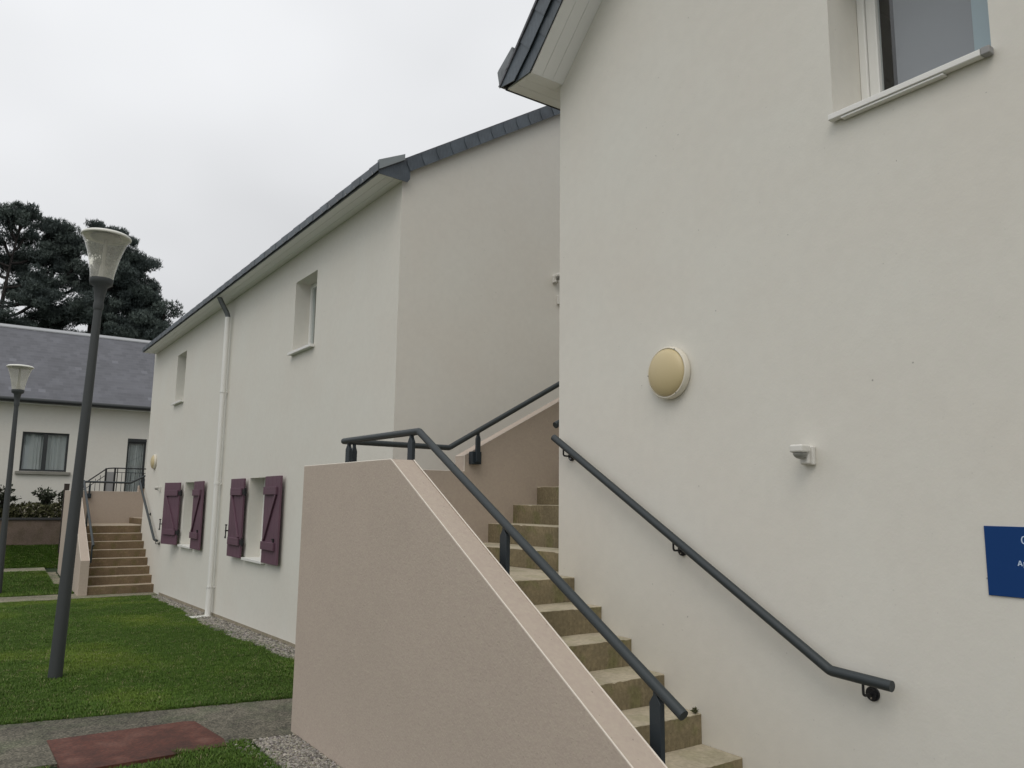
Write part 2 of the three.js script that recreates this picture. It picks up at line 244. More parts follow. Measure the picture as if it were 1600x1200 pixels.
// ---------------------------------------------------------------- near building (right)
const T45 = 0.983;                       // rise of its gable per metre
const near = thing('house', 'near white rendered building with a steep slate gable, filling the right half of the picture', 'building', [0, 0, 0]);
{
  const zr = 4.5, yr = 3.88 + T45 * zr;
  mesh('wall', worldUV(prismX([[0, -1.8], [9, -1.8], [9, 3.88], [zr, yr], [0, 3.88]], 0, 0.36, 0, [[2.382, 3.187, 2.6, 3.66]])), M.white, near);
  mesh('end_wall', worldUV(box(0.36, 9.64, -1.8, 3.86, 0, 0.3)), M.white, near);
  mesh('end_wall', worldUV(box(0.36, 9.64, -1.8, 3.86, 8.7, 9)), M.white, near);
  mesh('back_wall', worldUV(prismX([[0, -1.8], [9, -1.8], [9, 3.88], [zr, yr], [0, 3.88]], 9.64, 10)), M.white, near);
  // roof slabs
  const top = (z) => 4.245 + T45 * z;
  mesh('roof', [worldUV(prismX([[-0.33, 3.89], [-0.352, top(-0.352)], [zr, top(zr)], [9.352, top(-0.352)], [9.33, 3.89], [zr, top(zr) - 0.045]], -0.372, 10.37))], M.slateRoof, near);
  // soffit boards: three along the rake, and the level ones under the eaves
  for (let k = 0; k < 3; k++) { const x0 = -0.315 + k * 0.105; mesh('soffit_board', worldUV(prismX([[0.034, 3.874], [zr, 3.874 + T45 * (zr - 0.034)], [zr, 3.90 + T45 * (zr - 0.034)], [0.034, 3.9]], x0 + 0.0015, x0 + 0.1035)), M.pvcSoffit, near); }
  for (let k = 0; k < 3; k++) { const z0 = -0.297 + k * 0.11; mesh('soffit_board', rbox(-0.315, k < 2 ? 9.9 : -0.002, 3.868, 3.888, z0 + 0.001, z0 + 0.109, 0.003), M.pvcSoffit, near); }
  mesh('soffit_board', box(-0.0015, 9.9, 3.868, 3.888, -0.076, -0.0015), M.pvcSoffit, near);
  mesh('drip_edge', box(-0.33, 9.9, 3.862, 3.886, -0.306, -0.2985), M.drip, near);
  mesh('fascia', box(-0.33, 9.9, 3.887, 3.91, -0.325, -0.303), M.zinc, near);
  // standing zinc gutter on the slope just above the eaves
  const up = new THREE.Shape(); const a45 = Math.atan(T45);
  mesh('gutter_end', worldUV(prismX([[-0.342, top(-0.342) + 0.002], [-0.372, 4.035], [-0.355, 4.05], [-0.165, 4.165], [-0.15, 4.15], [-0.15, top(-0.15) + 0.002]], -0.368, -0.345)), M.zinc, near);
  mesh('gutter', worldUV(prismX([[-0.345, top(-0.345) + 0.002], [-0.372, 4.03], [-0.364, 4.032], [-0.336, top(-0.336) + 0.002]], -0.3445, 10.3)), M.zinc, near);
  // two rows of slates hung on the verge
  const dir = [Math.cos(a45), Math.sin(a45)], nrm = [-Math.sin(a45), Math.cos(a45)];
  const row = (x, off0, off1, s0, len, thick, tilt, first) => {
    let k = 0;
    for (let s = s0; s < 6.2; s += len, k++) {
      const P = (ss, o) => { let z = 0.034 + dir[0] * ss + nrm[0] * o, y = 3.856 + dir[1] * ss + nrm[1] * o; return [z, y]; };
      const l = len + 0.022; let pts = [P(s, off0), P(s + l, off0), P(s + l, off1), P(s, off1)];
      if (k === 0) pts = first ? [[-0.35, 3.89], [-0.139, 3.862], P(s + l, off0), P(s + l, off1)] : [[-0.17, 3.862], [0.036, 3.858], P(s + l, off0), P(s + l, off1)];
      if (k) pts[0][0] += 0.01;
      const g = prismX(pts, x, x + thick);
      const p = g.attributes.position; for (let i = 0; i < p.count; i++) { const ss = (p.getZ(i) - 0.034) * dir[0] + (p.getY(i) - 3.856) * dir[1]; p.setX(i, p.getX(i) - tilt * (1 - clampf((ss - s) / len, 0, 1)) ); }
      g.computeVertexNormals(); mesh('slate', worldUV(g), slates[Math.floor(rnd() * 4)], near);
    }
  };
  row(-0.335, 0.0, 0.155, 0.02, 0.262, 0.006, 0.006, false);
  row(-0.356, 0.112, 0.270, -0.12, 0.262, 0.006, 0.007, true);
  mesh('verge_board', worldUV(prismX([[-0.30, 3.90], [0.05, 3.90], [zr, 3.9 + T45 * (zr - 0.05)], [zr, top(zr) - 0.06], [-0.28, top(-0.28) - 0.06]], -0.326, -0.3155)), M.drip, near);
  // window
  const w = grp('window', near);
  const za = 2.382, zb = 3.187, ya = 2.6, yb = 3.66;
  mesh('frame', [rbox(0.285, 0.345, ya, yb, za + 0.001, za + 0.045), rbox(0.298, 0.35, ya + 0.03, yb - 0.03, za + 0.047, za + 0.105), rbox(0.285, 0.345, ya, yb, zb - 0.045, zb - 0.001), rbox(0.298, 0.35, ya + 0.03, yb - 0.03, zb - 0.105, zb - 0.047), rbox(0.285, 0.345, yb - 0.045, yb - 0.001, za + 0.046, zb - 0.046), rbox(0.285, 0.345, ya + 0.002, ya + 0.06, za + 0.046, zb - 0.046), rbox(0.298, 0.35, ya + 0.061, ya + 0.11, za + 0.106, zb - 0.106), rbox(0.298, 0.35, yb - 0.1, yb - 0.046, za + 0.106, zb - 0.106)], M.pvc, w);
  mesh('pane', box(0.326, 0.328, ya + 0.105, yb - 0.095, za + 0.1, zb - 0.1), M.glass, w);
  mesh('blind', box(0.40, 0.404, ya + 0.02, yb, za + 0.155, zb - 0.24), M.blind, w);
  mesh('curtain', box(0.385, 0.39, ya + 0.02, yb, zb - 0.235, zb - 0.02), M.paleBlue, w);
  const sl = prismX([[za - 0.0, ya - 0.02], [zb - 0.03, ya - 0.02], [zb - 0.03, ya + 0.012], [za - 0.0, ya + 0.012]], -0.05, -0.006, 0.004);
  mesh('sill', [sl, prismX([[za + 0.002, ya - 0.005], [zb - 0.002, ya - 0.005], [zb - 0.002, ya + 0.01], [za + 0.002, ya + 0.01]], -0.02, 0.3), prismX([[za + 0.07, ya - 0.032], [zb - 0.2, ya - 0.032], [zb - 0.2, ya - 0.022], [za + 0.07, ya - 0.022]], -0.042, -0.006)], M.pvc, w);
  mesh('sill_cap', [rbox(-0.049, -0.004, ya - 0.022, ya + 0.016, zb - 0.029, zb + 0.012, 0.006)], M.greyPanel, w);
}

// ---------------------------------------------------------------- long building (left)
const T37 = 0.632;
const long = thing('house', 'long white two-storey building with purple shutters and a slate roof, left of the near stairs', 'building');
const openings = [];
{
  const base = -2.1, yw = 4.04;
  const lo = [[-7.69, -6.74, -0.355, 0.845], [-11.925, -10.975, -0.375, 0.832]], hi = [[-6.07, -5.25, 2.565, 3.593], [-13.48, -12.66, 2.545, 3.612]];
  mesh('wall', worldUV(prismX([[-16.1, base], [-3.1, base], [-3.1, yw], [-16.1, yw]], 0, 0.34, 0, [...lo, ...hi])), M.white, long);
  const W = 10, rx = 5, gyw = (x) => 4.135 + T37 * x;
  mesh('gable_wall', worldUV(prism([[0, base], [W, base], [W, 4.135], [rx, gyw(rx)], [0, 4.135]], 0.3).translate(0, 0, -3.1)), M.white, long);
  mesh('gable_wall', worldUV(prism([[0.34, base], [W, base], [W, 4.135], [rx, gyw(rx)], [0.34, 4.135]], 0.3).translate(0, 0, -16.1)), M.white, long);
  mesh('back_wall', worldUV(prismX([[-15.8, base], [-3.1, base], [-3.1, yw], [-15.8, yw]], W - 0.3, W)), M.white, long);
  const top = (x) => 4.258 + T37 * x;
  mesh('roof', worldUV(prism([[-0.31, top(-0.31) - 0.03], [rx, top(rx) - 0.06], [W + 0.31, top(-0.31) - 0.03], [W + 0.31, top(-0.31)], [rx, top(rx)], [-0.31, top(-0.31)]], 13.2).translate(0, 0, -15.93)), M.slateRoof, long);
  // soffit boards under the eaves
  for (let k = 0; k < 3; k++) mesh('soffit_board', rbox(-0.295 + k * 0.098 + 0.001, -0.295 + (k + 1) * 0.098 - 0.001, 4.012, 4.03, -15.93, -2.775, 0.003), M.pvcSoffit, long);
  mesh('drip_edge', box(-0.306, -0.297, 4.010, 4.036, -15.93, -2.75), M.zinc, long);
  // slates hung along the eaves, and verge slates up the gable
  for (let z = -2.712, k = 0; z > -15.9; z -= 0.24, k++) {
    const g = prismX([[z - 0.245, 4.022], [z, 4.028], [z, 4.118], [z - 0.236, 4.122]], -0.334 + (k % 2) * 0.004, -0.327 + (k % 2) * 0.004);
    const s = mesh('slate', worldUV(g), slates[Math.floor(rnd() * 4)], long);
    mesh('hook', bar(V(-0.342, 4.052, z - 0.14), V(-0.33, 4.022, z - 0.14), 0.005, 6), chrome, s);
  }
  const a = Math.atan(T37), d = [Math.cos(a), Math.sin(a)], n = [-Math.sin(a), Math.cos(a)];
  for (let s = -0.02, k = 0; s < 6.1; s += 0.215, k++) {
    const P = (ss, o) => [d[0] * ss + n[0] * o, 4.245 + d[1] * ss + n[1] * o], l = 0.24;
    const g = prism([P(s, -0.140), P(s + l, -0.140), P(s + l + 0.02, -0.0), P(s + 0.035, -0.0), P(s + 0.008, -0.05)], 0.006).translate(0, 0, -2.735);
    const p = g.attributes.position; for (let i = 0; i < p.count; i++) { const ss = p.getX(i) * d[0] + (p.getY(i) - 4.245) * d[1]; p.setZ(i, p.getZ(i) + 0.008 * (1 - clampf((ss - s) / l, 0, 1))); }
    g.computeVertexNormals(); mesh('slate', worldUV(g), slates[Math.floor(rnd() * 4)], long);
  }
  mesh('verge_board', worldUV(prism([[0.0, 4.12], [rx, 4.12 + T37 * rx], [rx, top(rx) - 0.06], [-0.0, top(0) - 0.06]], 0.06).translate(0, 0, -2.799)), M.drip, long);
  mesh('eave_end_slate', worldUV(prism([[-0.30, 4.0], [0.03, 3.985], [0.06, 4.03], [0.06, 4.24], [0.0, 4.23], [-0.33, 4.04]], 0.006).translate(0, 0, -2.737)), slates[1], long);
  // standing zinc gutter with its turned end
  mesh('gutter', worldUV(prism([[-0.318, 4.065], [-0.318, 4.13], [-0.310, 4.13], [-0.305, 4.07]], 13.15).translate(0, 0, -15.9)), M.zinc, long);
  mesh('gutter_end', worldUV(prism([[-0.322, 4.04], [-0.328, 4.145], [-0.02, 4.29], [-0.02, 4.225]], 0.04).translate(0, 0, -2.748)), M.zincEnd, long);
  // plinth strip
  mesh('plinth', worldUV(prismX([[-13.6, -1.8], [-3.1, -1.8], [-3.1, -1.29], [-5.5, -1.29], [-13.6, -1.45]], -0.004, -0.0005)), M.plinth, long);
  // windows
  const win = (o, low) => {
    const [za, zb, ya, yb] = o, w = grp('window', long), X = 0.21;
    mesh('frame', [rbox(X, X + 0.06, ya, yb, za + 0.001, za + 0.06), rbox(X, X + 0.06, ya, yb, zb - 0.06, zb - 0.001), rbox(X, X + 0.06, yb - 0.06, yb - 0.001, za + 0.061, zb - 0.061), rbox(X, X + 0.06, ya + 0.001, ya + 0.06, za + 0.061, zb - 0.061), ...(low ? [rbox(X - 0.01, X + 0.05, ya + 0.061, yb - 0.061, (za + zb) / 2 - 0.05, (za + zb) / 2 + 0.05)] : [])], M.pvc, w);
    mesh('pane', box(X + 0.028, X + 0.03, ya + 0.055, yb - 0.055, za + 0.055, zb - 0.055), M.glass, w);
    mesh('curtain', box(X + 0.14, X + 0.145, ya + 0.02, yb, za, zb), M.curtain, w);
    const e = low ? 0.0 : 0.025;
    mesh('sill', [rbox(-0.068, -0.002, ya - 0.034, ya + 0.004, za - e, zb + e, 0.004), box(-0.004, X, ya + 0.0005, ya + 0.004, za + 0.001, zb - 0.001)], M.pvc, w);
  };
  lo.forEach((o) => win(o, true)); hi.forEach((o) => win(o, false));
  // shutters, built lying on the wall plane from the hinge: local +x along the wall away from the hinge, +z off the wall
  const shutter = (zHinge, dirn, ya, yb, angle, hinges) => {
    const s = grp('shutter', long); s.position.set(-0.05, 0, zHinge); s.rotation.y = dirn > 0 ? -Math.PI / 2 - angle : Math.PI / 2 + angle;
    // dirn > 0: leaf reaches towards the camera; < 0: away from it. local z is off the wall for dirn > 0 and mirrored for < 0
    const f = dirn > 0 ? 1 : -1, W = 0.66, n = 4, h = yb - ya;
    for (let k = 0; k < n; k++) mesh('plank', rbox(k * W / n + 0.0015, (k + 1) * W / n - 0.0015, ya, yb, f > 0 ? 0 : -0.03, f > 0 ? 0.03 : 0, 0.004), M.shutter, s);
    const zz = (t0, t1) => f > 0 ? [t0, t1] : [-t1, -t0];
    for (const t of [0.17, 0.80]) { const y = yb - h * t; const [z0, z1] = zz(0.031, 0.062); mesh('ledge', rbox(0.03, W - 0.09, y - 0.055, y + 0.055, z0, z1, 0.005), M.shutter, s);
      const [h0, h1] = zz(0.0, 0.045); if (hinges) mesh('hinge', [box(-0.07, 0.028, y - 0.035, y + 0.035, h0 + 0.004, h1), bar(V(-0.06, y - 0.06, (h0 + h1) / 2), V(-0.06, y + 0.06, (h0 + h1) / 2), 0.018, 8)], M.iron, s); }
    const y0 = yb - h * 0.17 - 0.056, y1 = yb - h * 0.80 + 0.056, L = Math.hypot(W - 0.22, y0 - y1), an = Math.atan2(y0 - y1, W - 0.22);
    const [z0, z1] = zz(0.031, 0.058); const br = rbox(-L / 2, L / 2, -0.025, 0.025, z0, z1, 0.004).rotateZ(an).translate(W / 2 - 0.02, (y0 + y1) / 2, 0);
    mesh('brace', br, M.shutter, s);
    const [k0, k1] = zz(0.03, 0.05);
    if (f > 0) mesh('bolt_handle', [box(W - 0.2, W - 0.13, ya + 0.33, ya + 0.35, k0, k1), box(W - 0.15, W - 0.13, ya + 0.28, ya + 0.33, k0, k1)], M.iron, s);
    else mesh('holdback', [box(W - 0.01, W + 0.03, ya + 0.38, ya + 0.40, -0.07, -0.02), box(W + 0.015, W + 0.03, ya + 0.30, ya + 0.48, -0.065, -0.05), box(W + 0.015, W + 0.055, ya + 0.27, ya + 0.30, -0.065, -0.05), box(W, W + 0.06, ya + 0.47, ya + 0.49, -0.065, -0.045)], M.iron, s);
    return s;
  };
  shutter(-7.735, -1, -0.37, 0.84, 0.02, true);
  shutter(-6.70, 1, -0.36, 0.85, 0.0, false);
  shutter(-12.05, -1, -0.39, 0.83, 0.23, true);
  shutter(-10.88, 1, -0.39, 0.835, 0.0, false);
  // downpipe
  const dp = grp('downpipe', long), z = -9.29, gb = gy(z);
  mesh('elbow', tube([V(-0.25, 4.02, z), V(-0.22, 3.95, z), V(-0.085, 3.72, z), V(-0.085, 3.64, z)], 0.043, 14, 0.04), M.zinc, dp);
  mesh('pipe', [bar(V(-0.085, 2.35, z), V(-0.085, 3.68, z), 0.044, 18), bar(V(-0.085, -0.95, z), V(-0.085, 2.352, z), 0.042, 18)], M.pvc, dp);
  mesh('pipe_foot', [bar(V(-0.085, gb + 0.03, z), V(-0.085, -0.945, z), 0.050, 18), box(-0.36, -0.03, gb + 0.01, gb + 0.035, z - 0.1, z + 0.1)], M.pvc, dp);
  for (const y of [2.36, 0.78, -0.94]) mesh('pipe_clip', [bar(V(-0.085, y - 0.02, z), V(-0.085, y + 0.02, z), 0.050, 18), box(-0.08, -0.001, y - 0.012, y + 0.012, z - 0.012, z + 0.012), box(-0.1, -0.07, y - 0.015, y + 0.015, z - 0.11, z - 0.05)], M.pvc, dp);
}

// ---------------------------------------------------------------- stairs
const RH = 0.17, G = 0.2918, Z0 = 0.1862;
function stepGeo(w, yTop, yBot, depth) {      // local: x 0..w along the nosing, z = 0 front face, -depth back; nosing chipped; returns body and front face
  const n = 48, prof = [];
  for (let i = 0; i <= n; i++) {
    const c = rnd() < 0.05 ? rr(0.006, 0.012) : rr(0.003, 0.006), y = yTop + 0.001 * Math.sin(i * 0.3 + yTop * 31), o = 0.002 * (noise3(i * 0.4, yTop * 9, 1) - 0.5);
    prof.push([[o, yBot], [o, y - c], [-c * 0.35, y - c * 0.3], [-c, y], [-depth, y], [-depth, yBot]]);
  }
  const strip = (ks, ends) => {
    const pos = [], idx = [], m = ks.length;
    prof.forEach((p, i) => ks.forEach((k) => pos.push(w * i / n, p[k][1], p[k][0])));
    for (let i = 0; i < n; i++) for (let k = 0; k < m - 1; k++) { const a = i * m + k, b = a + m; idx.push(a, b, a + 1, b, b + 1, a + 1); }
    if (ends) for (const [q, x, flip] of [[prof[0], 0, 0], [prof[n], w, 1]]) { const e = pos.length / 3; q.forEach(([z, y]) => pos.push(x, y, z)); for (let k = 1; k < 5; k++) flip ? idx.push(e, e + k + 1, e + k) : idx.push(e, e + k, e + k + 1); }
    let g = new THREE.BufferGeometry(); g.setAttribute('position', new THREE.Float32BufferAttribute(pos, 3)); g.setIndex(idx); g = g.toNonIndexed(); g.computeVertexNormals(); return g;
  };
  return [strip([1, 2, 3, 4, 5], true), strip([0, 1], false)];
}
function staircase(label, dy, dz, xo, xi, zend, ground, MC, MR) {
  const st = thing('staircase', label, 'staircase', [0, dy, dz], undefined);
  const yb = ground - dy - 0.25, w = -xi - 0.004, ox = rr(0, 3);
  for (let k = 7; k >= 0; k--) {
    const depth = k === 0 ? Z0 + 1.72 : G - 0.0015;
    const [g, f] = stepGeo(w, -k * RH, yb, depth).map((q) => q.translate(xi + 0.002, 0, Z0 + k * G));
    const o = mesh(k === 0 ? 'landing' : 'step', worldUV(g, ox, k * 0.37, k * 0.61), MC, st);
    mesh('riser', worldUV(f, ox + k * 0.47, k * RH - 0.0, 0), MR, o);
  }
  for (let k = 1; k <= 8; k++) {        // upper flight, turning into the gap between the buildings
    const x0 = 0.21 + (k - 1) * 0.289, y = k === 1 ? 0.149 : 0.149 + (k - 1) * 0.1785;
    const gs = stepGeo(1.715, y, k === 1 ? 0.002 : y - 0.4, k === 8 ? 4 : 0.2875).map((q) => q.rotateY(-Math.PI / 2).translate(x0, 0, -1.718));   // front faces -x
    if (k === 1) for (const g of gs) { const p = g.attributes.position; for (let i = 0; i < p.count; i++) if (p.getX(i) < 0.35) p.setX(i, p.getX(i) - 0.10 * clampf(-p.getZ(i) / 1.0, 0, 1.6)); g.computeVertexNormals(); }
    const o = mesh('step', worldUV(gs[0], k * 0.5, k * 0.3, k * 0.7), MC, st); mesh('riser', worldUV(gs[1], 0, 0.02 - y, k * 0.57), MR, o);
  }
  const s = RH / G, cap = 0.811, zk = -0.231, sl = (z) => cap - s * (z - zk);
  const side = mesh('side_parapet', worldUV(prismX([[-1.89, yb], [zend, yb], [zend, sl(zend)], [zk, cap], [-1.89, cap]], xo, xi, 0.006)), M.pink, st);
  const b = (x, r = 0.0045) => tube([V(x, cap - 0.001, -1.886), V(x, cap - 0.001, zk), V(x, sl(zend), zend)], r, 8, 0.02);
  mesh('corner_bead', b(xo + 0.004), M.bead, side);
  mesh('corner_bead', tube([V(xi - 0.004, cap - 0.001, zk + 0.02), V(xi - 0.004, sl(zend), zend)], 0.0045, 8), M.bead, side);
  const lp = mesh('landing_parapet', worldUV(prism([[xi + 0.001, yb], [3.0, yb], [3.0, 0.963 + 0.537 * 2.78], [0.218, 0.963], [0.218, cap], [xi + 0.001, cap]], 0.17).translate(0, 0, -1.89)), M.pink, st);
  mesh('corner_bead', [bar(V(xi, cap - 0.001, -1.724), V(0.214, cap - 0.001, -1.724), 0.004, 8), bar(V(0.22, cap, -1.724), V(0.22, 0.962, -1.724), 0.005, 8), bar(V(0.22, 0.961, -1.724), V(3, 0.962 + 0.537 * 2.78, -1.724), 0.004, 8), bar(V(0.22, 0.962, -1.888), V(0.22, 0.962, -1.724), 0.004, 8)], M.bead, lp);
  mesh('landing_slab', worldUV(box(-0.0015, 0.34, yb, 0.0, -1.716, -0.003), 0.4, 0, 0.9), MC, st);
  return st;
}
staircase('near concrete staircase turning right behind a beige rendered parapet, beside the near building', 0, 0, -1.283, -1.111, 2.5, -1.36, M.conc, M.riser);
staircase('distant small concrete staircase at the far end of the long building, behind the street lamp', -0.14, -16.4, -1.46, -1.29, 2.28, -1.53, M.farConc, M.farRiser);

// handrail posts: flat bar with a pointed shoulder
function postGeo(x, y0, y1, z, wide, thin, along) {
  const h = wide / 2, s = new THREE.Shape([[-h, y0], [h, y0], [h, y1 - 0.05], [0.011, y1 - 0.015], [0.011, y1 + 0.01], [-0.011, y1 + 0.01], [-0.011, y1 - 0.015], [-h, y1 - 0.05]].map(([a, b]) => new THREE.Vector2(a, b)));
  const g = new THREE.ExtrudeGeometry(s, { depth: thin, bevelEnabled: true, bevelSize: 0.002, bevelThickness: 0.002, bevelOffset: -0.002, bevelSegments: 1 }).translate(0, 0, -thin / 2);
  if (along === 'z') g.rotateY(Math.PI / 2); return g.translate(x, 0, z);
  }
function freeRail(label, dy, dz, xr) {
  const h = thing('handrail', label, 'handrail', [0, dy, dz]), zr = -1.64, R = 0.0255;
  mesh('rail', tube([V(xr, -0.372, 2.19), V(xr, 1.02, -0.29), V(xr, 1.024, zr), V(0.0, 1.02, zr), V(2.4, 2.36, zr)], R, 18, 0.013), M.rail, h);
  const py = (z) => 1.02 - (z + 0.29) * (1.392 / 2.48);
  const P = (x, y0, y1, z, along, w = 0.07) => { const p = mesh('post', postGeo(0, y0, y1, 0, w, 0.024, along).translate(x, 0, z), M.post, h);
    const g = along === 'z' ? rbox(xr - 0.066, xr - 0.012, y0 - 0.03, y0 + 0.09, z - 0.05, z + 0.05, 0.004) : rbox(x - 0.052, x + 0.052, y0 - 0.02, y0 + 0.10, zr - 0.075, zr - 0.012, 0.004); mesh('fixing_plate', g, M.post, p); };
  P(xr, 0.63, 1.0, -0.40, 'z'); P(xr, 0.63, 1.0, -1.52, 'z', 0.075);
  P(xr, py(0.81) - 0.42, py(0.81) - 0.02, 0.81, 'z'); P(xr, py(2.03) - 0.45, py(2.03) - 0.02, 2.03, 'z');
  P(-0.94, 0.63, 0.995, zr, 'x', 0.045); P(0.315, 0.90, 1.17, zr, 'x', 0.045); P(1.6, 1.6, 1.89, zr, 'x', 0.045);
  return h;
}
freeRail('dark grey tube handrail on posts above the beige parapet of the near stairs', 0, 0, -1.04);
freeRail('small dark handrail on posts above the parapet of the distant stairs', -0.12, -16.4, -1.24);
function railBracket(h, x, y, z, back) {      // round rose on the wall, bent rod up to the rail
  const b = mesh('bracket', [bar(V(-0.001, y - 0.075, z), V(-0.012, y - 0.075, z), 0.034, 20), bar(V(-0.012, y - 0.075, z), V(-0.02, y - 0.075, z), 0.026, 20), tube([V(-0.015, y - 0.075, z), V(x, y - 0.075, z), V(x, y - 0.012, z)], 0.0065, 10, 0.018)], M.iron, h);
  mesh('screw', bar(V(-0.0195, y - 0.093, z), V(-0.0225, y - 0.093, z), 0.005, 8), chrome, b);
}
function wallRail(label, dy, dz) {
  const h = thing('handrail', label, 'handrail', [0, dy, dz]), x = -0.085;
  mesh('rail', tube([V(x, 1.01, 0.045), V(x, -0.272, 2.27), V(x, -0.288, 2.585)], 0.0255, 18, 0.013), M.rail, h);
  const y = (z) => 1.01 - (z - 0.045) * (1.282 / 2.225);
  railBracket(h, x, y(0.16), 0.16); railBracket(h, x, y(1.235), 1.235); railBracket(h, x, -0.283, 2.44);
  return h;
}
wallRail('dark grey wall-mounted handrail slanting down the near white wall below the yellow lamp', 0, 0);
wallRail('small wall-mounted handrail beside the distant stairs, left of the far purple shutter', -0.10, -16.35);
{
  const h = thing('handrail', 'dark rail stub peeping out at the near white building corner, above the wall-mounted rail', 'handrail');
  mesh('rail', tube([V(0.028, 1.118, -0.085), V(0.3, 1.26, -0.085), V(2.4, 2.5, -0.085)], 0.0255, 16, 0.03), M.rail, h);
  for (const x of [0.5, 1.7]) mesh('bracket', [bar(V(x, 1.26 + (x - 0.3) * 0.59 - 0.07, -0.001), V(x, 1.26 + (x - 0.3) * 0.59 - 0.07, -0.015), 0.034, 16), tube([V(x, 1.26 + (x - 0.3) * 0.59 - 0.07, -0.01), V(x, 1.26 + (x - 0.3) * 0.59 - 0.07, -0.085), V(x, 1.26 + (x - 0.3) * 0.59 - 0.01, -0.085)], 0.0065, 8, 0.015)], M.iron, h);
}

// ---------------------------------------------------------------- things on the walls
function wallLamp(label, y, z) {
  const l = thing('wall_lamp', label, 'wall lamp', [0, y, z]); l.rotation.z = Math.PI / 2;   // lathe axis -> -x
  const ring = new THREE.LatheGeometry([[0.0, 0.001], [0.158, 0.001], [0.168, 0.008], [0.170, 0.024], [0.167, 0.048], [0.162, 0.053], [0.156, 0.052], [0.154, 0.044], [0.0, 0.044]].map(([r, h]) => new THREE.Vector2(r, h)), 64);
  mesh('ring', ring, M.cream, l);
  const pts = []; for (let i = 0; i <= 16; i++) { const a = i / 16 * Math.PI / 2; pts.push(new THREE.Vector2(0.1535 * Math.cos(a), 0.045 + 0.056 * Math.sin(a))); } pts[16].x = 0;
  mesh('diffuser', new THREE.LatheGeometry(pts, 64), M.dome, l);
  for (let k = 0; k < 3; k++) { const a = k * 2.094 + 0.5; mesh('screw', new THREE.CylinderGeometry(0.004, 0.004, 0.004, 8).translate(0.162 * Math.cos(a), 0.053, 0.159 * Math.sin(a)), M.pirDark, l); }
}
wallLamp('round yellowish bulkhead lamp in a white ring, on the near white wall', 1.362, 1.165);
wallLamp('small round bulkhead lamp above the distant stairs, left of the far shutters', 1.345, -15.05);
function sensor(label, x, y, z, turn) {
  const s = thing('motion_sensor', label, 'motion sensor', [x, y, z]); s.rotation.y = turn;   // local z off the wall, local x to the viewer's right
  mesh('base', rbox(-0.038, 0.038, -0.05, 0.05, 0.001, 0.03, 0.008), M.pir, s);
  mesh('arm', rbox(-0.026, 0.026, -0.046, 0.036, 0.028, 0.058, 0.01), M.pir, s);
  mesh('head', [rbox(-0.04, 0.04, 0.012, 0.055, 0.045, 0.125, 0.012)], M.pir, s);
  const lens = new THREE.SphereGeometry(0.037, 24, 12, 0, Math.PI * 2, Math.PI / 2, Math.PI / 2).scale(1, 0.85, 1).translate(0, 0.011, 0.085);
  mesh('lens', lens, M.pirDark, s);
}
sensor('white motion sensor on the near wall, between the yellow lamp and the blue sign', 0, 0.793, 2.15, -Math.PI / 2);
sensor('tiny white motion sensor left of the far purple shutter', 0, 0.715, -14.25, -Math.PI / 2);
sensor('tiny white motion sensor high on the gable wall, at the near building corner', 2.13, 3.265, -2.8, 0);
{
  const b = thing('switch_box', 'small white box on the gable wall below its motion sensor', 'switch box', [2.215, 3.01, -2.8]);
  mesh('casing', rbox(-0.05, 0.05, -0.055, 0.055, 0.001, 0.03, 0.006), M.pir, b); mesh('button', rbox(-0.03, 0.03, -0.03, 0.03, 0.03, 0.036, 0.002), M.cream, b);
}
{
  const s = thing('sign', 'dark blue wall sign with pale lettering at the right edge', 'sign', [0, 0, 0]); s.rotation.y = -Math.PI / 2;   // local x = world z
  mesh('panel', rbox(3.0, 3.75, 0.159, 0.4535, 0.002, 0.007, 0.002), M.signBlue, s);
  const font = await new FontLoader().loadAsync('fonts/droid/droid_sans_regular.typeface.json'), bold = await new FontLoader().loadAsync('fonts/droid/droid_sans_bold.typeface.json');
  mesh('letter', new TextGeometry('C', { font, size: 0.034, depth: 0.0008, curveSegments: 12 }).translate(3.143, 0.382, 0.0071), M.signText, s);
  mesh('letter', new TextGeometry('A', { font: bold, size: 0.022, depth: 0.0008, curveSegments: 8 }).translate(3.125, 0.291, 0.0071), M.signText, s);
  mesh('letter', new TextGeometry('p', { font: bold, size: 0.022, depth: 0.0008, curveSegments: 8 }).translate(3.146, 0.291, 0.0071), M.signText, s);
}

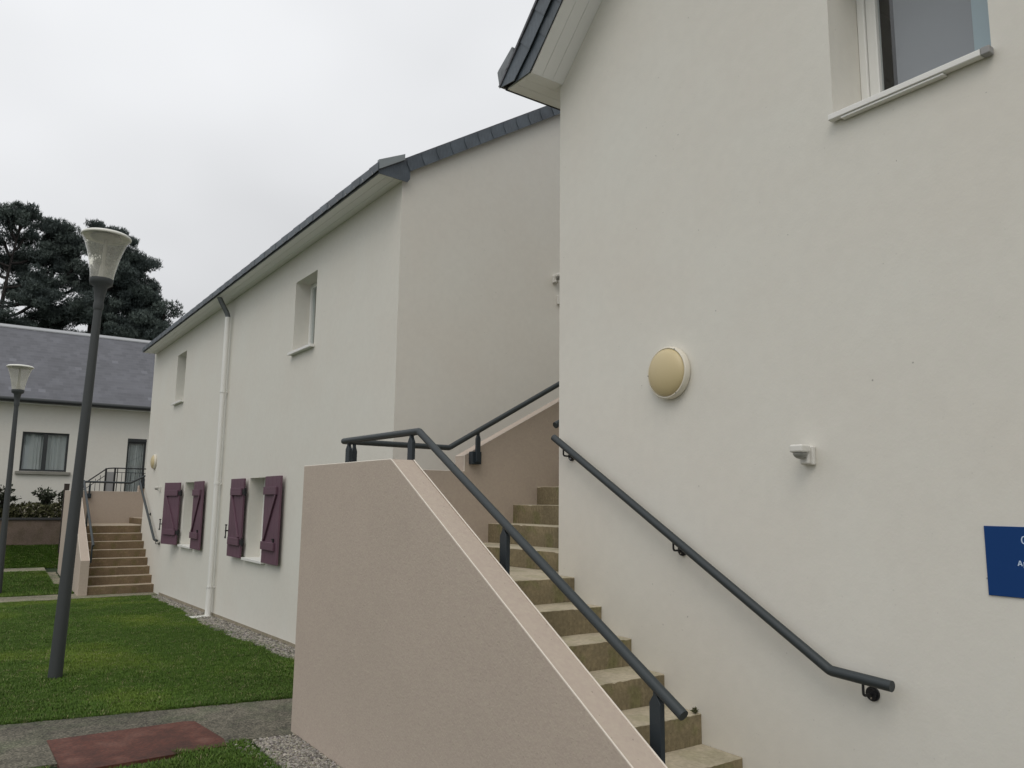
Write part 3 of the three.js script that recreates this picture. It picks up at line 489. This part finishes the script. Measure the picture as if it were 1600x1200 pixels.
// ---------------------------------------------------------------- street lamps
function streetLamp(label, x, z, tilt) {
  const l = thing('street_lamp', label, 'street lamp', [x, gy(z) - 0.02, z], 'street lamps on the lawn'); l.rotation.z = tilt;
  const lat = (p, s = 40) => new THREE.LatheGeometry(p.map(([r, h]) => new THREE.Vector2(r, h)), s);
  mesh('post', [bar(V(0, 0, 0), V(0, 4.02, 0), 0.069, 24, 0.042)], M.lampPost, l);
  mesh('collar', lat([[0.043, 3.98], [0.052, 4.0], [0.054, 4.06], [0.047, 4.08], [0.052, 4.12], [0.072, 4.25], [0.118, 4.28], [0.124, 4.34], [0.112, 4.345], [0.0, 4.345]]), M.lampPost, l);
  const bowl = [[0.118, 4.345], [0.128, 4.42], [0.15, 4.54], [0.18, 4.66], [0.218, 4.77], [0.252, 4.83]];
  mesh('bowl', lat(bowl, 56), M.lampGlass, l);
  mesh('rim', lat([[0.250, 4.826], [0.258, 4.828], [0.262, 4.84], [0.256, 4.852], [0.235, 4.866], [0.12, 4.885], [0.0, 4.89], [0.0, 4.875], [0.12, 4.87], [0.23, 4.85], [0.248, 4.84], [0.250, 4.826]], 56), M.lampRim, l);
  mesh('reflector', lat([[0.0, 4.80], [0.15, 4.81], [0.165, 4.825], [0.15, 4.845], [0.0, 4.85]]), M.lampCore, l);
  mesh('bulb_tube', [bar(V(0, 4.34, 0), V(0, 4.80, 0), 0.02, 14), bar(V(0, 4.34, 0), V(0, 4.50, 0), 0.045, 14, 0.03)], M.lampCore, l);
}
streetLamp('tall grey street lamp with a frosted cone head, standing on the near lawn', -2.68, -5.057, -0.021);
streetLamp('distant grey street lamp at the left picture edge, in front of the far window', -2.80, -15.3, 0.006);

// ---------------------------------------------------------------- rusty plate, gravel
{
  const g = slab('cover_plate', [[-2.95, -2.62], [-1.95, -2.62], [-1.87, -2.58], [-1.8, -1.95], [-1.83, -1.76], [-2.93, -1.72]], 0.026, M.rust, 0.04);
  tag(g, 'rusty red brown steel cover plate set across the grey path', 'cover plate');
}
function scatter(name, geo, m, count, place, colors, kindStuff = true) {
  const im = new THREE.InstancedMesh(geo, m, count), o = new THREE.Object3D(); im.name = numbered(name); let i = 0, tries = 0;
  while (i < count && tries++ < count * 30) { if (!place(o)) continue; o.updateMatrix(); im.setMatrixAt(i, o.matrix); im.setColorAt(i, colors()); i++; }
  im.count = i; im.castShadow = im.receiveShadow = true; if (kindStuff) stuff(im); return im;
}
const GE = [[-2.9, 0.18], [-4.8, 0.22], [-5.7, 0.30], [-7.9, 0.32], [-9.3, 0.26], [-10.8, 0.16], [-14, 0.14]];
function gravEdge(z) { let e = 0.2; for (let i = 1; i < GE.length; i++) if (z <= GE[i - 1][0] && z >= GE[i][0]) e = GE[i - 1][1] + (GE[i][1] - GE[i - 1][1]) * (GE[i - 1][0] - z) / (GE[i - 1][0] - GE[i][0]); return -e - 0.10 * (noise3(z * 2.6, 1, 1) - 0.5) - 0.06 * (noise3(z * 9, 4, 1) - 0.5); }
const pebble = (() => { const g = new THREE.IcosahedronGeometry(1, 1), p = g.attributes.position; for (let i = 0; i < p.count; i++) { const k = 0.8 + 0.4 * noise3(p.getX(i) * 1.7 + 5, p.getY(i) * 1.7, p.getZ(i) * 1.7); p.setXYZ(i, p.getX(i) * k, p.getY(i) * k * 0.7, p.getZ(i) * k); } g.computeVertexNormals(); return g; })();
const pebM = std({ color: 0xffffff, roughness: 0.9 });
const pebC = () => { const k = rr(0.09, 0.38) * (rnd() < 0.1 ? 1.4 : 1); return C(k, k * rr(0.9, 0.98), k * rr(0.74, 0.9)); };
{
  const a = scatter('gravel', pebble, pebM, 16000, (o) => { const z = rr(-13.5, -3.0), e = gravEdge(z), x = rr(e - 0.06, -0.01); const s = rr(0.010, 0.024); o.position.set(x, gy(z) + 0.006 + s * 0.4, z); o.rotation.set(rnd() * 6, rnd() * 6, rnd() * 6); o.scale.set(s * rr(0.8, 1.4), s, s); return true; }, pebC);
  tag(a, 'strip of pale pebbles along the foot of the long white facade', 'gravel'); scene.add(a);
  const b = scatter('gravel', pebble, pebM, 9000, (o) => { const x = rr(-1.78, -1.29), z = rr(-1.84, 0.6); const e = -1.60 - 0.06 * noise3(z * 3, 5, 2); if (x < e && rnd() > 0.05) return false; if (z < nearPathBot(x) + 0.02) return false; const s = rr(0.007, 0.016); o.position.set(x, gy(z) + 0.008 + s * 0.4, z); o.rotation.set(rnd() * 6, rnd() * 6, rnd() * 6); o.scale.set(s * rr(0.8, 1.4), s, s); return true; }, pebC);
  tag(b, 'pale grey pebbles at the foot of the near beige parapet', 'gravel'); scene.add(b);
}

// ---------------------------------------------------------------- grass
const tuft = (() => {
  const gs = []; const n = 7;
  for (let k = 0; k < n; k++) {
    const a = k / n * 6.283 + rr(-0.4, 0.4), lean = rr(0.15, 0.75), h = rr(0.6, 1), w = rr(0.05, 0.09), cx = Math.cos(a), cz = Math.sin(a), r0 = rr(0.02, 0.3);
    const p = [], ps = [[0, 0], [0.55, 0.35], [1, 1]];
    const pt = (t, l, side) => [cx * (r0 + l * lean * h) - cz * side, t * h, cz * (r0 + l * lean * h) + cx * side];
    const A = pt(0, 0, -w), B = pt(0, 0, w), D = pt(0.6, 0.4, -w * 0.75), E = pt(0.6, 0.4, w * 0.75), T = pt(0.95, 1, 0);
    p.push(...A, ...B, ...D, ...B, ...E, ...D, ...D, ...E, ...T);
    const g = new THREE.BufferGeometry(); g.setAttribute('position', new THREE.Float32BufferAttribute(p, 3)); gs.push(g);
  }
  const g = mergeGeometries(gs); g.computeVertexNormals(); return g;
})();
const grassM = new THREE.MeshPhysicalMaterial({ color: 0xffffff, roughness: 0.8, transmission: 0.0 });
const patch = (x, z) => fbm(x * 0.9 + 40, z * 0.9 + 40, 3, 4);
let gp = [0, 0];
const grassC = () => { const p = patch(gp[0], gp[1]), y = clampf((p - 0.5) * 3.2, 0, 1) * 0.6 + rr(0, 0.25), k = rr(0.7, 1.3) * (0.75 + 0.5 * p); if (rnd() < 0.04) return C(0.30 * k, 0.28 * k, 0.14 * k); return C((0.062 + 0.095 * y) * k, (0.138 + 0.075 * y) * k, (0.010 + 0.010 * y) * k); };
const blade = (o, x, z, s0, s1) => { gp = [x, z]; const s = rr(s0, s1) * (0.75 + 0.6 * patch(x * 2.2, z * 2.2)); o.position.set(x, gy(z) + 0.0, z); o.rotation.set(rr(-0.15, 0.15), rnd() * 6.28, rr(-0.15, 0.15)); o.scale.set(s * 1.1, s, s * 1.1); return true; };
let ez = [0, 0]; const overEdge = () => rr(-0.05, 0.02) - 0.06 * Math.pow(rnd(), 3);
{
  const A = scatter('grass', tuft, grassM, 260000, (o) => { const t = rnd(), z = -2.7 - 11.1 * Math.pow(t, 1.35), x = rr(-5.2, -0.04); if (z > nearPathTop(x) - 0.02 - overEdge() * 0.6 || z < -13.68 + overEdge() || (x > gravEdge(z) + 0.02 && rnd() > 0.05)) return false; return blade(o, x, z, 0.022, 0.044); }, grassC);
  tag(A, 'main green lawn between the near path and the distant stairs', 'lawn'); scene.add(A);
  const B = scatter('grass', tuft, grassM, 34000, (o) => { const x = rr(-4.6, -1.58), z = rr(-1.95, 0.6); const onPlate = x > -3 && x < -1.78; if (z < (onPlate ? (x < -2.2 ? -1.62 : -1.78) : nearPathBot(x)) + overEdge() * 0.7 || (x > -1.66 && rnd() > 0.2)) return false; return blade(o, x, z, 0.024, 0.046); }, grassC);
  tag(B, 'strip of grass below the rusty plate at the bottom edge', 'lawn'); scene.add(B);
  const D = scatter('grass', tuft, grassM, 60000, (o) => { const z = rr(-18.3, -14.63), x = rr(-6.5, -1.4); if (x > -1.72 && z < -16.2) return false; return blade(o, x, z, 0.035, 0.065); }, grassC);
  tag(D, 'patch of lawn between the two distant paths', 'lawn'); scene.add(D);
  const E = scatter('grass', tuft, grassM, 45000, (o) => { const z = rr(-20.52, -18.95), x = rr(-6.5, 0.5); return blade(o, x, z, 0.035, 0.065); }, grassC);
  tag(E, 'sloping lawn in front of the brown retaining wall', 'lawn'); scene.add(E);
}

// ---------------------------------------------------------------- background: house, terrace, bed, shrubs
{
  const h = thing('house', 'white house with a broad plain grey slate roof in the left background', 'building');
  const Z = -24, door = [0.78, 1.36, 0.3, 2.455], win = [-2.2, -0.925, 1.29, 2.505], x0 = -10, x1 = 9;
  const s = new THREE.Shape([[x0, -0.5], [x1, -0.5], [x1, 3.42], [x0, 3.42]].map(([a, b]) => new THREE.Vector2(a, b)));
  for (const [a, b, c, d] of [door, win]) s.holes.push(new THREE.Path([[a, c], [b, c], [b, d], [a, d]].map(([p, q]) => new THREE.Vector2(p, q))));
  mesh('wall', worldUV(new THREE.ExtrudeGeometry(s, { depth: 0.3, bevelEnabled: false }).translate(0, 0, Z - 0.3)), M.white, h);
  mesh('gable_wall', worldUV(prismX([[-32, -0.5], [Z - 0.3, -0.5], [Z - 0.3, 3.4], [-28, 6.3], [-32, 3.4]], x1 - 0.3, x1)), M.white, h);
  mesh('gable_wall', worldUV(prismX([[-32, -0.5], [Z - 0.3, -0.5], [Z - 0.3, 3.4], [-28, 6.3], [-32, 3.4]], x0, x0 + 0.3)), M.white, h);
  mesh('back_wall', worldUV(box(x0 + 0.3, x1 - 0.3, -0.5, 3.4, -32, -31.7)), M.white, h);
  mesh('roof', worldUV(prismX([[Z + 0.4, 3.44], [Z + 0.4, 3.5], [-28, 6.5], [-32.4, 3.5], [-32.4, 3.44], [-28, 6.42]], x0 - 0.2, x1 + 0.2)), M.slateRoof, h);
  mesh('ridge_cap', prismX([[-27.84, 6.40], [-27.84, 6.44], [-28, 6.55], [-28.16, 6.44], [-28.16, 6.40], [-28, 6.51]], x0 - 0.2, x1 + 0.2), std({ color: C(0.36, 0.37, 0.38), roughness: 0.5, metalness: 0.3 }), h);
  mesh('soffit', box(x0 - 0.2, x1 + 0.2, 3.37, 3.42, Z + 0.001, Z + 0.36), M.pvcSoffit, h);
  mesh('fascia', box(x0 - 0.2, x1 + 0.2, 3.36, 3.44, Z + 0.361, Z + 0.385), M.greyPanel, h);
  const gut = new THREE.CylinderGeometry(0.07, 0.07, x1 - x0 + 0.4, 16, 1, false).rotateZ(Math.PI / 2).translate((x0 + x1) / 2, 3.45, Z + 0.455);
  mesh('gutter', gut, M.anthra, h);
  const fr = (name, o, bars) => {
    const g = grp(name, h), [a, b, c, d] = o, t = 0.06, za = Z - 0.12, zb = Z - 0.06;
    mesh('frame', [box(a, a + t, c, d, za, zb), box(b - t, b, c, d, za, zb), box(a + t, b - t, d - t, d, za, zb), box(a + t, b - t, c, c + t, za, zb), ...bars.map((x) => box(x - 0.06, x + 0.06, c + t, d - t, za - 0.002, zb + 0.006))], M.anthra, g);
    const xs = [a + t, ...bars, b - t]; for (let i = 0; i < xs.length - 1; i++) mesh('pane', box(xs[i], xs[i + 1], c + t, d - t, Z - 0.1, Z - 0.098), M.glass, g);
    const pos = [], idx = [], n = 60; for (let i = 0; i <= n; i++) { const x = a + (b - a) * i / n, z = Z - 0.17 + 0.02 * Math.sin(i * 1.05 + Math.sin(i * 0.3) * 2); pos.push(x, c, z, x, d, z); if (i) { const q = (i - 1) * 2; idx.push(q, q + 2, q + 1, q + 1, q + 2, q + 3); } }
    const cg = new THREE.BufferGeometry(); cg.setAttribute('position', new THREE.Float32BufferAttribute(pos, 3)); cg.setIndex(idx); cg.computeVertexNormals(); mesh('curtain', cg, M.curtain, g);
    return g;
  };
  const w = fr('window', win, [(win[0] + win[1]) / 2]); mesh('sill', rbox(win[0] - 0.1, win[1] + 0.12, 1.19, 1.285, Z - 0.05, Z + 0.08, 0.01), M.stoneSill, w);
  mesh('shutter_box', box(door[0], door[1], door[3] - 0.1, door[3] - 0.001, Z - 0.058, Z - 0.005), M.anthra, h);
  fr('door', [door[0], door[1], door[2], door[3] - 0.1], []);
}
{
  const t = thing('terrace', 'raised concrete terrace under the far house door', 'terrace'); mesh('slab', rbox(-0.05, 3.5, -0.4, 0.3, -23.99, -21.95, 0.01), M.stoneSill, t);
  for (let k = 0; k < 4; k++) mesh('step', rbox(-0.05 - 0.28 * (k + 1), -0.051 - 0.28 * k, -0.4, 0.3 - 0.16 * (k + 1), -23.2, -21.95, 0.01), M.stoneSill, t);
  const r = thing('railing', 'thin dark metal railing climbing to the far house door', 'railing', [0, 0, -22]);
  mesh('rail', tube([V(-1.0, 0.60, 0), V(-0.07, 1.355, 0), V(0.0, 1.385, 0), V(0.18, 1.40, 0), V(3.4, 1.40, 0)], 0.018, 8, 0.03), M.iron, r);
  for (const x of [-0.06, 0.185]) mesh('post', box(x - 0.024, x + 0.024, 0.28, 1.39, -0.02, 0.02), M.iron, r);
  mesh('panel', box(-0.03, 0.158, 0.35, 1.28, -0.008, 0.008), M.greyPanel, r);
  mesh('lower_rail', [tube([V(-0.95, 0.46, 0), V(-0.085, 1.16, 0)], 0.011, 6), bar(V(0.21, 1.27, 0), V(3.4, 1.27, 0), 0.010, 6), bar(V(0.21, 0.42, 0), V(3.4, 0.42, 0), 0.011, 6)], M.iron, r);
  mesh('baluster', bar(V(0.255, 0.30, 0), V(0.255, 1.39, 0), 0.014, 6), M.iron, r);
  for (let x = 0.38; x < 3.3; x += 0.125) mesh('baluster', bar(V(x, 0.42, 0), V(x, 1.27, 0), 0.008, 6), M.iron, r);
  for (let x = -0.2; x > -0.9; x -= 0.125) { const y = 1.16 + (x + 0.085) * 0.81; mesh('baluster', bar(V(x, y - 0.75, 0), V(x, y + 0.1, 0), 0.008, 6), M.iron, r); }
  const p = thing('post', 'short brown board post above the left end of the distant parapet', 'post', [-1.27, gy(-19.9), -19.9]);
  mesh('shaft', rbox(-0.062, 0.062, 0, 1.85, -0.05, 0.05, 0.008), M.brownBoard, p); mesh('cap', rbox(-0.066, 0.066, 1.85, 1.87, -0.055, 0.055, 0.005), M.brownBoard, p);
  const w = thing('retaining_wall', 'low brown retaining wall behind the distant lawn', 'wall'); mesh('wall', worldUV(box(-12, 3, -1.4, -0.12, -20.7, -20.5)), M.retaining, w); mesh('coping', worldUV(rbox(-12, 3, -0.119, -0.06, -20.74, -20.47, 0.01)), M.drip, w);
}
// leafy sprays for the bed and shrubs
const leafQ = (w, l) => { const g = new THREE.BufferGeometry(); g.setAttribute('position', new THREE.Float32BufferAttribute([0, 0, 0, w, l * 0.45, 0.15 * w, 0, l, -0.1 * l, 0, 0, 0, 0, l, -0.1 * l, -w, l * 0.45, 0.15 * w], 3)); g.computeVertexNormals(); return g; };
function leafCloud(pts, size, m, name, parent) {
  const gs = []; const o = new THREE.Object3D();
  for (const q of pts) { const s = size * rr(0.7, 1.4); const g = leafQ(s * 0.38, s); o.position.copy(q); o.rotation.set(rr(-1.6, 1.6), rnd() * 6.28, rr(-1.6, 1.6)); o.updateMatrix(); g.applyMatrix4(o.matrix); gs.push(g); }
  return mesh(name, mergeGeometries(gs), m, parent);
}
const leafM = { shrub: std({ color: C(0.030, 0.040, 0.020), roughness: 0.7 }), bed: std({ color: C(0.06, 0.062, 0.022), roughness: 0.8 }), flower: std({ color: C(0.42, 0.38, 0.32), roughness: 0.8 }), pine: [std({ color: C(0.070, 0.092, 0.086), roughness: 0.8 }), std({ color: C(0.088, 0.114, 0.100), roughness: 0.8 })], weed: std({ color: C(0.07, 0.075, 0.03), roughness: 0.8 }) };
{
  const pts = []; for (let i = 0; i < 7000; i++) { const x = rr(-5.5, 0.4), z = rr(-21.5, -20.72); pts.push(V(x, gy(z) + rnd() * 0.30 * (0.6 + 0.6 * noise3(x * 2, z * 2, 1)) - 0.02, z)); }
  const b = leafCloud(pts, 0.09, leafM.bed, 'ground_cover', scene); stuff(b); tag(b, 'olive ground cover bed above the brown retaining wall', 'ground cover');
  const fp = []; for (let i = 0; i < 260; i++) { const c = [-2.2, -1.9, -1.65, -1.35, -1.1, -0.9][Math.floor(rnd() * 6)]; const x = c + rr(-0.13, 0.13), z = rr(-20.95, -20.72); fp.push(V(x, gy(z) + rr(0.03, 0.28), z)); }
  leafCloud(fp, 0.045, leafM.flower, 'flower', b);
}
function shrub(label, x, z, w, h, lean) {
  const s = thing('shrub', label, 'shrub', [x, gy(z) + 0.02, z]); const stems = [], tips = [];
  for (let k = 0; k < 11; k++) { const a = rnd() * 6.28, l = rr(0.55, 1), r = w * rr(0.2, 1), p = [V(0, 0, 0), V(Math.cos(a) * r * 0.35 + lean * 0.1, h * l * 0.5, Math.sin(a) * r * 0.3), V(Math.cos(a) * r + lean * 0.2, h * l * (1 - 0.35 * r / w), Math.sin(a) * r * 0.6)]; const c = new THREE.CatmullRomCurve3(p); stems.push(new THREE.TubeGeometry(c, 6, 0.012, 5)); for (let i = 0; i < 32; i++) { const t = rr(0.25, 1.0), q = c.getPoint(t); tips.push(q.add(V(rr(-0.06, 0.06), rr(-0.05, 0.07), rr(-0.06, 0.06)))); } }
  mesh('stem', stems, M.bark, s); leafCloud(tips, 0.085, leafM.shrub, 'foliage', s);
}
shrub('small dark shrub below the far window, left of the distant parapet', -1.62, -21.2, 0.42, 0.92, 0.1);
shrub('dark shrub behind the distant street lamp at the left edge', -2.72, -21.1, 0.5, 0.95, 0.1);
shrub('low sprawling shrub just left of the distant parapet', -1.12, -21.6, 0.35, 0.5, 0.2);

// weeds in the corners of the steps
function weed(label, x, y, z, s) { const w = thing('weed', label, 'weed', [x, y, z]); const g = [], o = new THREE.Object3D(); for (let i = 0; i < 42; i++) { const l = leafQ(0.004 * s, 0.02 * s); o.position.set(rr(-0.025, 0.006) * s, rr(0, 0.018) * s, rr(-0.012, 0.012) * s); o.rotation.set(rr(-1, 1), rnd() * 6.28, rr(-1, 1)); o.updateMatrix(); l.applyMatrix4(o.matrix); g.push(l); } mesh('leaf_rosette', mergeGeometries(g), leafM.weed, w); mesh('stem', [0, 1, 2].map((k) => bar(V(0, 0, 0), V(rr(-0.02, 0.01) * s, 0.02 * s, rr(-0.008, 0.008) * s), 0.0012, 5)), leafM.weed, w); }
weed('tiny weed in the wall corner of the step under the rail end', -0.03, -4 * RH, Z0 + 4 * G - 0.012, 1.1);

// ---------------------------------------------------------------- pines
function pine(label, x, z, h, spread, clumps, bareTo) {
  const t = thing('pine_tree', label, 'pine tree', [x, 0, z]); const up = V(rr(-0.6, 0.6), h * 0.93, rr(-0.5, 0.5));
  const c = new THREE.CatmullRomCurve3([V(0, 0, 0), V(rr(-0.5, 0.5), h * 0.35, 0), V(rr(-0.6, 0.6), h * 0.65, rr(-0.4, 0.4)), up]);
  const tg = new THREE.TubeGeometry(c, 20, 0.3, 8), p = tg.attributes.position; for (let i = 0; i < p.count; i++) { const f = Math.max(0.15, 1 - p.getY(i) / h); const q = c.getPoint(clampf(p.getY(i) / (h * 0.93), 0, 1)); p.setX(i, q.x + (p.getX(i) - q.x) * f); p.setZ(i, q.z + (p.getZ(i) - q.z) * f); }
  const limbs = [tg], leaves = [], leaves2 = [], o = new THREE.Object3D();
  for (const [cx, cy, cz, r] of clumps) {
    const s = c.getPoint(clampf((cy - 1.2) / (h * 0.93), 0.1, 0.98)), e = V(cx, cy, cz), m = s.clone().lerp(e, 0.5).add(V(0, -0.2, 0));
    limbs.push(new THREE.TubeGeometry(new THREE.CatmullRomCurve3([s, m, e]), 6, 0.05 + 0.03 * r, 5));
    const subs = Math.round(5 + r * 7);
    for (let k = 0; k < subs; k++) {
      const d = V(rr(-1, 1), rr(-0.7, 0.8), rr(-1, 1)).normalize().multiplyScalar(r * Math.pow(rnd(), 0.4)), sc = e.clone().add(V(d.x, d.y * 0.62, d.z)), sr = rr(0.28, 0.55) * Math.min(1, 0.6 + r * 0.4);
      const n = Math.round(110 + 260 * sr), tone = rnd() < 0.5 ? leaves : leaves2;
      for (let i = 0; i < n; i++) {
        const q = V(rr(-1, 1), rr(-1, 1), rr(-1, 1)); if (q.lengthSq() > 1) continue; q.multiplyScalar(sr); q.y *= 0.7;
        const l = rr(0.14, 0.26), g = new THREE.BufferGeometry(), w = 0.017;
        g.setAttribute('position', new THREE.Float32BufferAttribute([-w, 0, 0, w, 0, 0, 0, l, 0.02, 0, 0, -w, 0, 0, w, 0.02, l, 0, -w, 0, w, w, 0, -w, -0.05, l * 0.8, 0.08], 3)); g.computeVertexNormals();
        o.position.copy(sc).add(q); o.rotation.set(rr(-1.3, 1.3), rnd() * 6.28, rr(-1.3, 1.3)); o.updateMatrix(); g.applyMatrix4(o.matrix); tone.push(g);
      }
    }
  }
  mesh('trunk', limbs, M.bark, t); mesh('crown', mergeGeometries(leaves), leafM.pine[0], t); if (leaves2.length) mesh('crown', mergeGeometries(leaves2), leafM.pine[1], t);
}
function clumpsFor(n, w, y0, y1, shape) { const c = []; for (let i = 0; i < n; i++) { const t = (i + rnd()) / n, y = y0 + (y1 - y0) * t, rad = w * shape(t), a = rnd() * 6.28, q = Math.sqrt(rnd()); c.push([Math.cos(a) * rad * q, y, Math.sin(a) * rad * q, rr(0.6, 1.05) * (0.6 + 0.5 * w / 2)]); } return c; }
const domeShape = (t) => Math.sqrt(Math.max(0.08, 1 - Math.pow(t * 1.02, 2.6))) * (0.75 + 0.35 * Math.sin(t * 3));
{
  const Z = -45;
  pine('dark pine with open limbs at the left picture edge, tallest crown', -2.4, Z, 16.4, 2.1, [...clumpsFor(16, 2.2, 9.4, 15.9, domeShape), [0.4, 16.0, 0, 0.7], [-0.3, 15.9, 0, 0.6]], 9);
  pine('dark pine right of the leftmost one, dense rounded crown', -0.4, Z - 1.5, 16.4, 2.0, [...clumpsFor(26, 2.0, 8.8, 15.9, domeShape), [0.2, 15.8, 0, 0.7], [0.6, 15.3, 0, 0.85], [0.95, 14.5, 0.2, 0.85], [-0.6, 15.9, 0, 0.7]], 8);
  pine('dark pine whose crown stands behind the street lamp head', 2.1, Z + 0.5, 16.4, 1.9, [...clumpsFor(26, 1.9, 8.8, 14.8, domeShape), [-0.8, 15.75, 0, 0.5], [-0.4, 15.1, 0, 0.8], [0.3, 15.6, 0, 0.55], [0.9, 15.3, 0, 0.55], [0.6, 14.7, 0, 0.8]], 8);
  pine('dark pine right of the street lamp head, sloping crown', 3.8, Z - 0.5, 15.0, 1.6, clumpsFor(26, 1.6, 8.6, 14.6, (t) => 0.75 * domeShape(t) + 0.25 * (1 - t)), 8);
  pine('rightmost dark pine, meeting the eaves of the long building', 4.5, Z + 1, 12.2, 1.5, clumpsFor(22, 1.4, 8.4, 11.9, domeShape), 8);
}

renderer.render(scene, camera);
